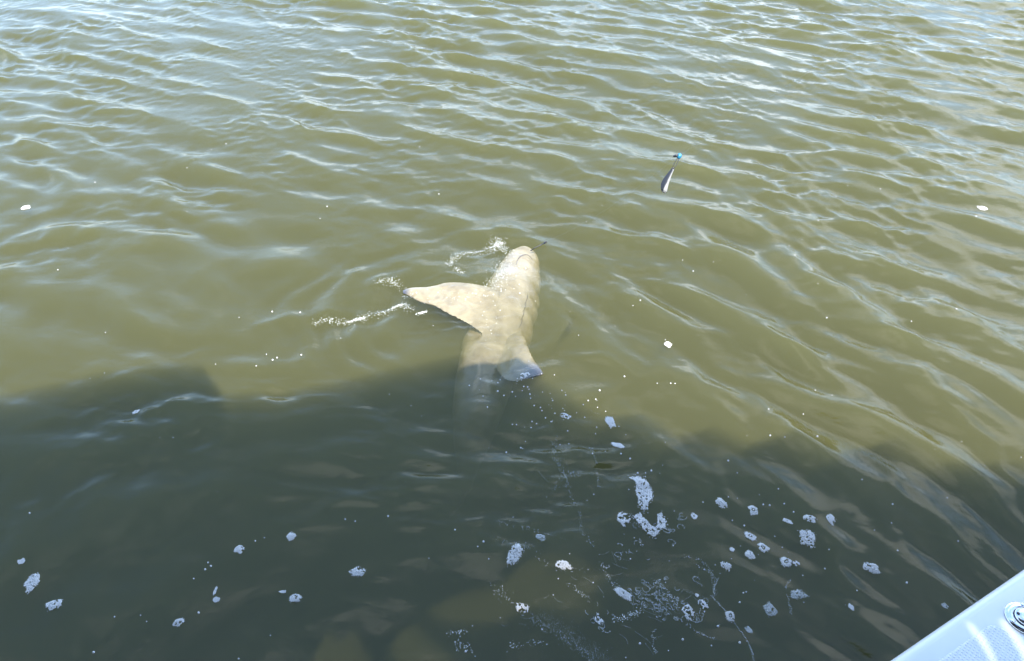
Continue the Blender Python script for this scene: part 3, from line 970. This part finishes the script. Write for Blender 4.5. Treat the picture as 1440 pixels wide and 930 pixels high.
PATCHES = [
    # px, py, w, h, rotation, style, label
    (43, 815, 19, 23, 15, 'solid', 'upright oval foam clump near the left edge, above a flatter oval one'),
    (74, 847, 22, 14, -5, 'lace', 'flat oval foam patch low on the left, the lower of the big pair there'),
    (29, 788, 9, 7, 0, 'solid', 'small round foam dot above the big pair of patches at the left edge'),
    (250, 873, 16, 10, -12, 'lace', 'oval foam patch in the boat shadow, nearest the bottom edge on the left'),
    (336, 772, 14, 11, 0, 'solid', 'round foam dot left of the highest dot in the left shadow'),
    (410, 756, 14, 10, 0, 'solid', 'highest round foam dot in the dark water left of centre'),
    (303, 841, 9, 8, 0, 'solid', 'small foam dot under a thin upright tail in the left shadow'),
    (302, 829, 4, 11, 8, 'solid', 'thin upright foam tail standing over a small dot in the left shadow'),
    (503, 806, 22, 13, 0, 'lace', 'lone lacy oval foam patch in the dark water below the shark'),
    (415, 840, 20, 11, 5, 'lace', 'flat foam oval with a small sliver beside its upper left'),
    (397, 830, 10, 4, 0, 'solid', 'small foam sliver at the upper left of a flat foam oval'),
    (190, 577, 9, 6, 0, 'solid', 'lone small foam dot just inside the shadow edge on the left'),
    (36, 291, 11, 6, 0, 'solid', 'lone white foam fleck in sunlit ripples at the upper left edge'),
    (877, 731, 18, 20, 0, 'ragged', 'ragged foam clump at the left end of the U shaped foam'),
    (724, 783, 18, 32, 38, 'lace', 'slanting lacy foam lozenge below the tail of the shark'),
    (760, 758, 15, 9, 25, 'thin', 'faint thin foam scrap above the slanting foam lozenge'),
    (792, 796, 22, 13, 15, 'lace', 'bright lacy foam patch on the sunlit stain right of the slanting lozenge'),
    (734, 856, 19, 13, 10, 'ragged', 'small ragged foam tuft low in the centre, below the slanting lozenge'),
    (858, 595, 11, 19, -25, 'solid', 'upper of two white foam clumps right of the dark fin tip'),
    (869, 626, 17, 9, 25, 'solid', 'lower of two white foam clumps right of the dark fin tip'),
    (1014, 709, 16, 11, 35, 'solid', 'white oval foam patch, leftmost of the pair high in the right scatter'),
    (1059, 719, 14, 12, 30, 'ring', 'white foam ring, rightmost of the pair high in the right scatter'),
    (1055, 754, 16, 12, 20, 'ring', 'foam ring with dark eye, upper left one of two touching in a row'),
    (1073, 771, 16, 13, 20, 'ring', 'foam ring with dark eye, lower right one of two in a row'),
    (1054, 782, 13, 12, 20, 'solid', 'plain round foam dot under the two foam rings'),
    (1020, 799, 15, 11, 25, 'lace', 'foam dot lower left of the two foam rings'),
    (1029, 774, 7, 6, 0, 'solid', 'tiny pale foam dot left of the two foam rings'),
    (1135, 758, 21, 23, 0, 'lace', 'largest round lacy foam patch in the scatter near the boat'),
    (1137, 733, 17, 10, 10, 'lace', 'white foam patch at the head of a long bright streak'),
    (1168, 732, 13, 13, 0, 'lace', 'round foam dot at the far right top of the scatter near the boat'),
    (1105, 791, 18, 13, 5, 'ring', 'foam patch with a frayed tail below the largest round patch'),
    (1119, 792, 9, 9, -40, 'ragged', 'frayed tail of foam beside a foam patch below the largest round one'),
    (1122, 838, 23, 14, 0, 'thin', 'faint grey half dissolved foam patch low in the right scatter'),
    (1083, 859, 16, 20, -35, 'thin', 'slanting leaf shaped foam patch, lowest big one in the right scatter'),
    (1225, 800, 22, 14, 15, 'lace', 'isolated oval foam patch nearest the boat gunwale'),
    (1196, 856, 7, 9, -20, 'solid', 'tiny lone foam dot between the oval patch and the bottom edge'),
    (1027, 866, 13, 15, -35, 'ring', 'small foam oval strung on a thin foam thread near the bottom'),
    (1053, 885, 8, 12, -35, 'thin', 'pale small foam oval right of the thin foam thread near the bottom'),
    (1107, 735, 15, 5, 25, 'solid', 'dumbbell shaped foam sliver left of the bright streak'),
    (940, 481, 11, 7, 10, 'ring', 'lone bright foam ring on sunlit water right of the shark'),
    (1328, 854, 9, 7, 10, 'thin', 'dull foam dot closest to the edge of the gunwale'),
    (976, 726, 9, 9, 0, 'ring', 'tiny foam ring right of the U shaped foam'),
    (1381, 294, 11, 5, 10, 'solid', 'lone bright foam fleck near the right edge in choppy water'),
    (738, 530, 16, 7, -15, 'ragged', 'small foam scrap lying over the dark right fin of the shark'),
    (795, 586, 15, 7, 10, 'ragged', 'flat foam scrap below and right of the dark fin tip'),
    (968, 862, 17, 20, 0, 'ragged', 'lacy foam clump right of the bright froth near the bottom'),
    (988, 852, 15, 15, 40, 'ragged', 'curved foam clump at the right end of the bottom froth'),
    (876, 838, 11, 30, -52, 'solid', 'slanting string of white foam leading into the bottom froth'),
    (842, 872, 10, 16, -20, 'ragged', 'dim foam tuft left of the glinting bubbles near the bottom'),
    (980, 838, 5, 5, 0, 'solid', 'tiny foam dot above the curved clump of the bottom froth'),
]
def add_patch(c, me, m, label):
    o = bpy.data.objects.new('foam_patch', me)
    me.materials.append(m)
    me.polygons.foreach_set('use_smooth', [True] * len(me.polygons))
    COL.objects.link(o)
    tag(o, label, 'foam', 'patches of sea foam drifting on the water')
    return o
for k, (px, py, w, h, rot, style, label) in enumerate(PATCHES):
    c, me = patch_mesh(px, py, w * 0.93, h * 0.93, rot, style, 100 + k)
    add_patch(c, me, M_foam_thin if style == 'thin' else M_foam, label)
# the two big clumps with shapes of their own
big = [(-14, -19), (-4, -21), (4, -19), (11, -10), (14, 1), (12, 10), (5, 16), (3, 24), (-3, 25), (-8, 18), (-7, 10), (-9, 2), (-7, -10), (-9, -16)]
c, me = patch_mesh(903, 692, 24, 46, 0, 'lace', 301, big); add_patch(c, me, M_foam, 'largest white foam clump, tall with a small dark hole in its middle')
ush = [(-23, -12), (-12, -16), (-6, -6), (0, 2), (6, 4), (11, -4), (12, -14), (18, -16), (22, -6), (20, 6), (16, 4), (9, 10), (4, 16), (-4, 14), (-10, 8), (-17, -2)]
c, me = patch_mesh(915, 738, 44, 32, 0, 'lace', 302, ush); add_patch(c, me, M_foam, 'U shaped bluish foam clump below the largest white clump')

# specks nobody could count, thin foam threads, froth
r = np.random.default_rng(5)
X, Y, S = [], [], []
def speck(px, py, rad):
    g = G(px, py); X.append(g.x); Y.append(g.y); S.append(rad)
for px, py in [(296, 795), (288, 800), (292, 790), (272, 813), (372, 757), (359, 761), (160, 866), (197, 864), (205, 872), (278, 859), (40, 719), (375, 500), (362, 521), (384, 509), (390, 505), (424, 501),
               (500, 736), (486, 733), (546, 728), (578, 571), (640, 749), (672, 772), (680, 765), (735, 628), (712, 633), (897, 663), (908, 664), (916, 661), (886, 646), (880, 613), (873, 640), (851, 637),
               (943, 540), (949, 541), (924, 540), (890, 430), (878, 530), (1147, 547), (1170, 556), (1162, 449), (1282, 451), (1343, 439), (1205, 353), (1192, 261), (1238, 266), (1176, 275), (1150, 312),
               (1110, 345), (1128, 337), (1370, 310), (1430, 418), (1083, 613), (1103, 617), (1150, 612), (1081, 575), (1024, 648), (1115, 723), (1030, 731), (1047, 738), (1073, 711), (1082, 712), (1102, 711),
               (960, 365), (975, 380), (1003, 370), (1117, 362), (900, 425), (297, 210), (318, 203), (283, 221), (263, 236), (460, 291), (450, 307), (133, 255), (82, 381), (422, 439), (382, 435), (590, 207), (617, 271),
               (725, 560), (745, 556), (700, 553), (760, 575), (777, 566), (820, 572), (843, 551), (790, 551), (833, 640), (1005, 797), (1045, 835), (1040, 848), (1010, 880), (960, 900), (1000, 910), (1040, 905),
               (940, 915), (900, 905), (880, 925), (335, 925), (380, 893), (130, 915), (655, 918), (640, 905), (800, 800), (785, 815), (1262, 775), (1255, 710), (1230, 745), (1275, 820), (1165, 775), (1160, 800)]:
    speck(px, py, r.uniform(0.0016, 0.0038))
for _ in range(70):
    px = r.normal(930, 150); py = r.normal(780, 85)
    if py < 930: speck(px, py, r.uniform(0.0009, 0.0024))
for _ in range(60):
    speck(r.uniform(0, 1440), r.uniform(160, 700), r.uniform(0.0008, 0.0020))
for cx, cy, sx, sy, n in ((735, 548, 30, 14, 26), (700, 405, 26, 20, 20), (790, 590, 40, 18, 40)):
    for _ in range(n): speck(r.normal(cx, sx), r.normal(cy, sy), r.uniform(0.0012, 0.003))
o = link('foam_specks', bubbles_mesh('foam_specks', X, Y, S, 0.0005), M_foam)
tag(o, 'tiny white foam specks scattered over the water', 'foam', kind='stuff')

X, Y, S = [], [], []
def thread(pl, n, jit, r0, r1):
    P = spline([(a, b_, 0) for a, b_ in pl], 60)
    for _ in range(n):
        t = r.uniform(0, 59); i_ = min(58, int(t)); q = P[i_] + (P[i_ + 1] - P[i_]) * (t - i_)
        speck(q[0] + r.normal(0, jit), q[1] + r.normal(0, jit * 0.7), r.uniform(r0, r1))
for pl, n, jit in [
    ([(1000, 838), (1020, 858), (1040, 885), (1055, 912), (1060, 935)], 150, 0.8),
    ([(980, 797), (1000, 808), (1004, 825), (1005, 838)], 90, 1.6),
    ([(1012, 808), (1006, 822), (1003, 832)], 40, 0.8),
    ([(783, 610), (778, 640), (790, 660), (800, 690)], 120, 2.5),
    ([(800, 690), (815, 720), (818, 750), (835, 770)], 60, 1.5),
    ([(830, 625), (838, 650), (842, 685)], 50, 1.2),
    ([(775, 690), (800, 665), (812, 670)], 60, 3.0),
    ([(690, 820), (720, 850), (760, 880), (800, 905), (840, 930)], 190, 4.5),
    ([(845, 790), (855, 810), (870, 830)], 60, 2.5),
    ([(800, 820), (815, 835), (830, 845)], 50, 2.5),
    ([(900, 820), (930, 835), (950, 848)], 70, 2.0),
    ([(915, 812), (935, 830), (943, 842)], 50, 1.2),
    ([(920, 885), (918, 905), (922, 918)], 50, 1.4),
    ([(1112, 815), (1104, 830), (1110, 850), (1112, 865)], 60, 0.8),
    ([(700, 760), (740, 770), (780, 800), (830, 800)], 70, 4.0),
    ([(960, 780), (985, 790), (1000, 805)], 40, 1.6),
    ([(975, 885), (990, 895), (1005, 900)], 40, 1.2),
    ([(700, 735), (745, 745), (790, 760)], 50, 2.5)]:
    thread(pl, n, jit, 0.0007, 0.0016)
def arcs(cx, cy, sx, sy, n, lo, hi, drift):
    for _ in range(n):
        a_, b_ = r.normal(cx, sx), r.normal(cy, sy)
        q, w_ = r.uniform(lo, hi), r.uniform(0.35, 0.9)
        t0, t1 = r.uniform(0, 6.28), r.uniform(1.2, 5.5)
        m_ = int(q * t1 * 1.3) + 3
        for t in np.linspace(t0, t0 + t1, m_):
            u_, v_ = q * math.cos(t), q * w_ * math.sin(t)
            speck(a_ + u_ * math.cos(drift) - v_ * math.sin(drift) + r.normal(0, .3), b_ + u_ * math.sin(drift) + v_ * math.cos(drift) + r.normal(0, .3), r.uniform(0.0006, 0.0013))
arcs(915, 846, 24, 11, 50, 1.2, 4, 0.3)
arcs(938, 858, 18, 8, 34, 1.2, 4, 0.5)
arcs(968, 862, 8, 9, 14, 2, 6, 0.9)
arcs(925, 822, 26, 7, 10, 2, 6, 0.5)
arcs(880, 770, 18, 8, 10, 2, 5, 0.2)
arcs(925, 742, 20, 12, 14, 2, 6, 0.4)
arcs(845, 870, 12, 10, 10, 2, 5, 0.8)
for cx, cy, dx, dy, n in ((915, 850, 34, 14, 18), (960, 840, 40, 22, 12), (800, 640, 30, 50, 8), (760, 870, 60, 40, 10), (840, 810, 40, 30, 10), (900, 900, 70, 18, 8)):
    for _ in range(n):                                  # short drifting filaments
        a_, b_, th, ln = r.normal(cx, dx * .6), r.normal(cy, dy * .6), r.normal(0.75, 0.5), r.uniform(6, 26)
        cv = r.normal(0, 0.5)
        if b_ > 925: continue
        for t in np.linspace(0, 1, int(ln * 0.8) + 2):
            speck(a_ + ln * t * math.cos(th + cv * t), b_ + ln * t * math.sin(th + cv * t) * 0.8, r.uniform(0.0004, 0.0009))
for _ in range(800):
    t = r.uniform(0, 1)
    speck(760 + 95 * t + r.normal(0, 9), 868 + 66 * t + r.normal(0, 5), r.uniform(0.0003, 0.0008))
o = link('froth', bubbles_mesh('froth', X, Y, S, 0.0004), M_foam_thin)
tag(o, 'loose lacy froth and thin foam threads on dark water near the bottom edge', 'froth', kind='stuff')

# bubbles and drops thrown up along the shark's splash
M_drop = principled('water_drops', (0.86, 0.87, 0.82), 0.08, coat=1.0, spec=0.8)
X, Y, S = [], [], []
for pl, n, jit in [([(631, 372), (640, 362), (665, 353), (690, 347), (705, 340), (712, 350)], 120, 2.2), ([(690, 346), (700, 338), (706, 346)], 90, 3.2),
                   ([(440, 453), (475, 450), (500, 450), (512, 448)], 110, 1.6), ([(530, 398), (550, 395), (562, 400)], 50, 2.6), ([(548, 432), (565, 428), (578, 434)], 60, 2.2),
                   ([(586, 440), (600, 438)], 34, 1.0), ([(640, 378), (650, 384)], 20, 1.2), ([(500, 452), (530, 440), (550, 433)], 30, 2.4),
                   ([(630, 893), (655, 890)], 10, 2.5), ([(715, 912), (740, 906), (765, 908)], 14, 3.0), ([(862, 874), (885, 868), (902, 860)], 32, 2.2), ([(645, 905), (660, 918)], 16, 3.0),
                   ([(700, 402), (690, 398), (715, 380), (722, 366)], 50, 4.0)]:
    thread(pl, int(n * 3.0), jit * 1.5, 0.0004, 0.0014)
for cx, cy, sx, sy, n in ((706, 382, 7, 12, 170), (640, 414, 26, 6, 90), (690, 460, 8, 20, 60), (720, 352, 7, 4, 30), (575, 412, 8, 4, 30)):
    for _ in range(n): speck(r.normal(cx, sx), r.normal(cy, sy), 0.0004 + 0.0014 * r.uniform(0, 1) ** 3)
Zs = H(np.array(X), np.array(Y))
for k in range(len(X)):                                  # drops run over the skin where it stands out of the water
    hit = bt.ray_cast(Vector((X[k], Y[k], 0.5)), Vector((0, 0, -1)))
    if hit[0] is not None and hit[0].z > Zs[k]: Zs[k] = hit[0].z - 0.001
o = link('splash_drops', bubbles_mesh('splash_drops', X, Y, S, 0.0015, Zs), M_drop)
tag(o, 'glinting bubbles and drops splashed up around the shark', 'splash', kind='stuff')
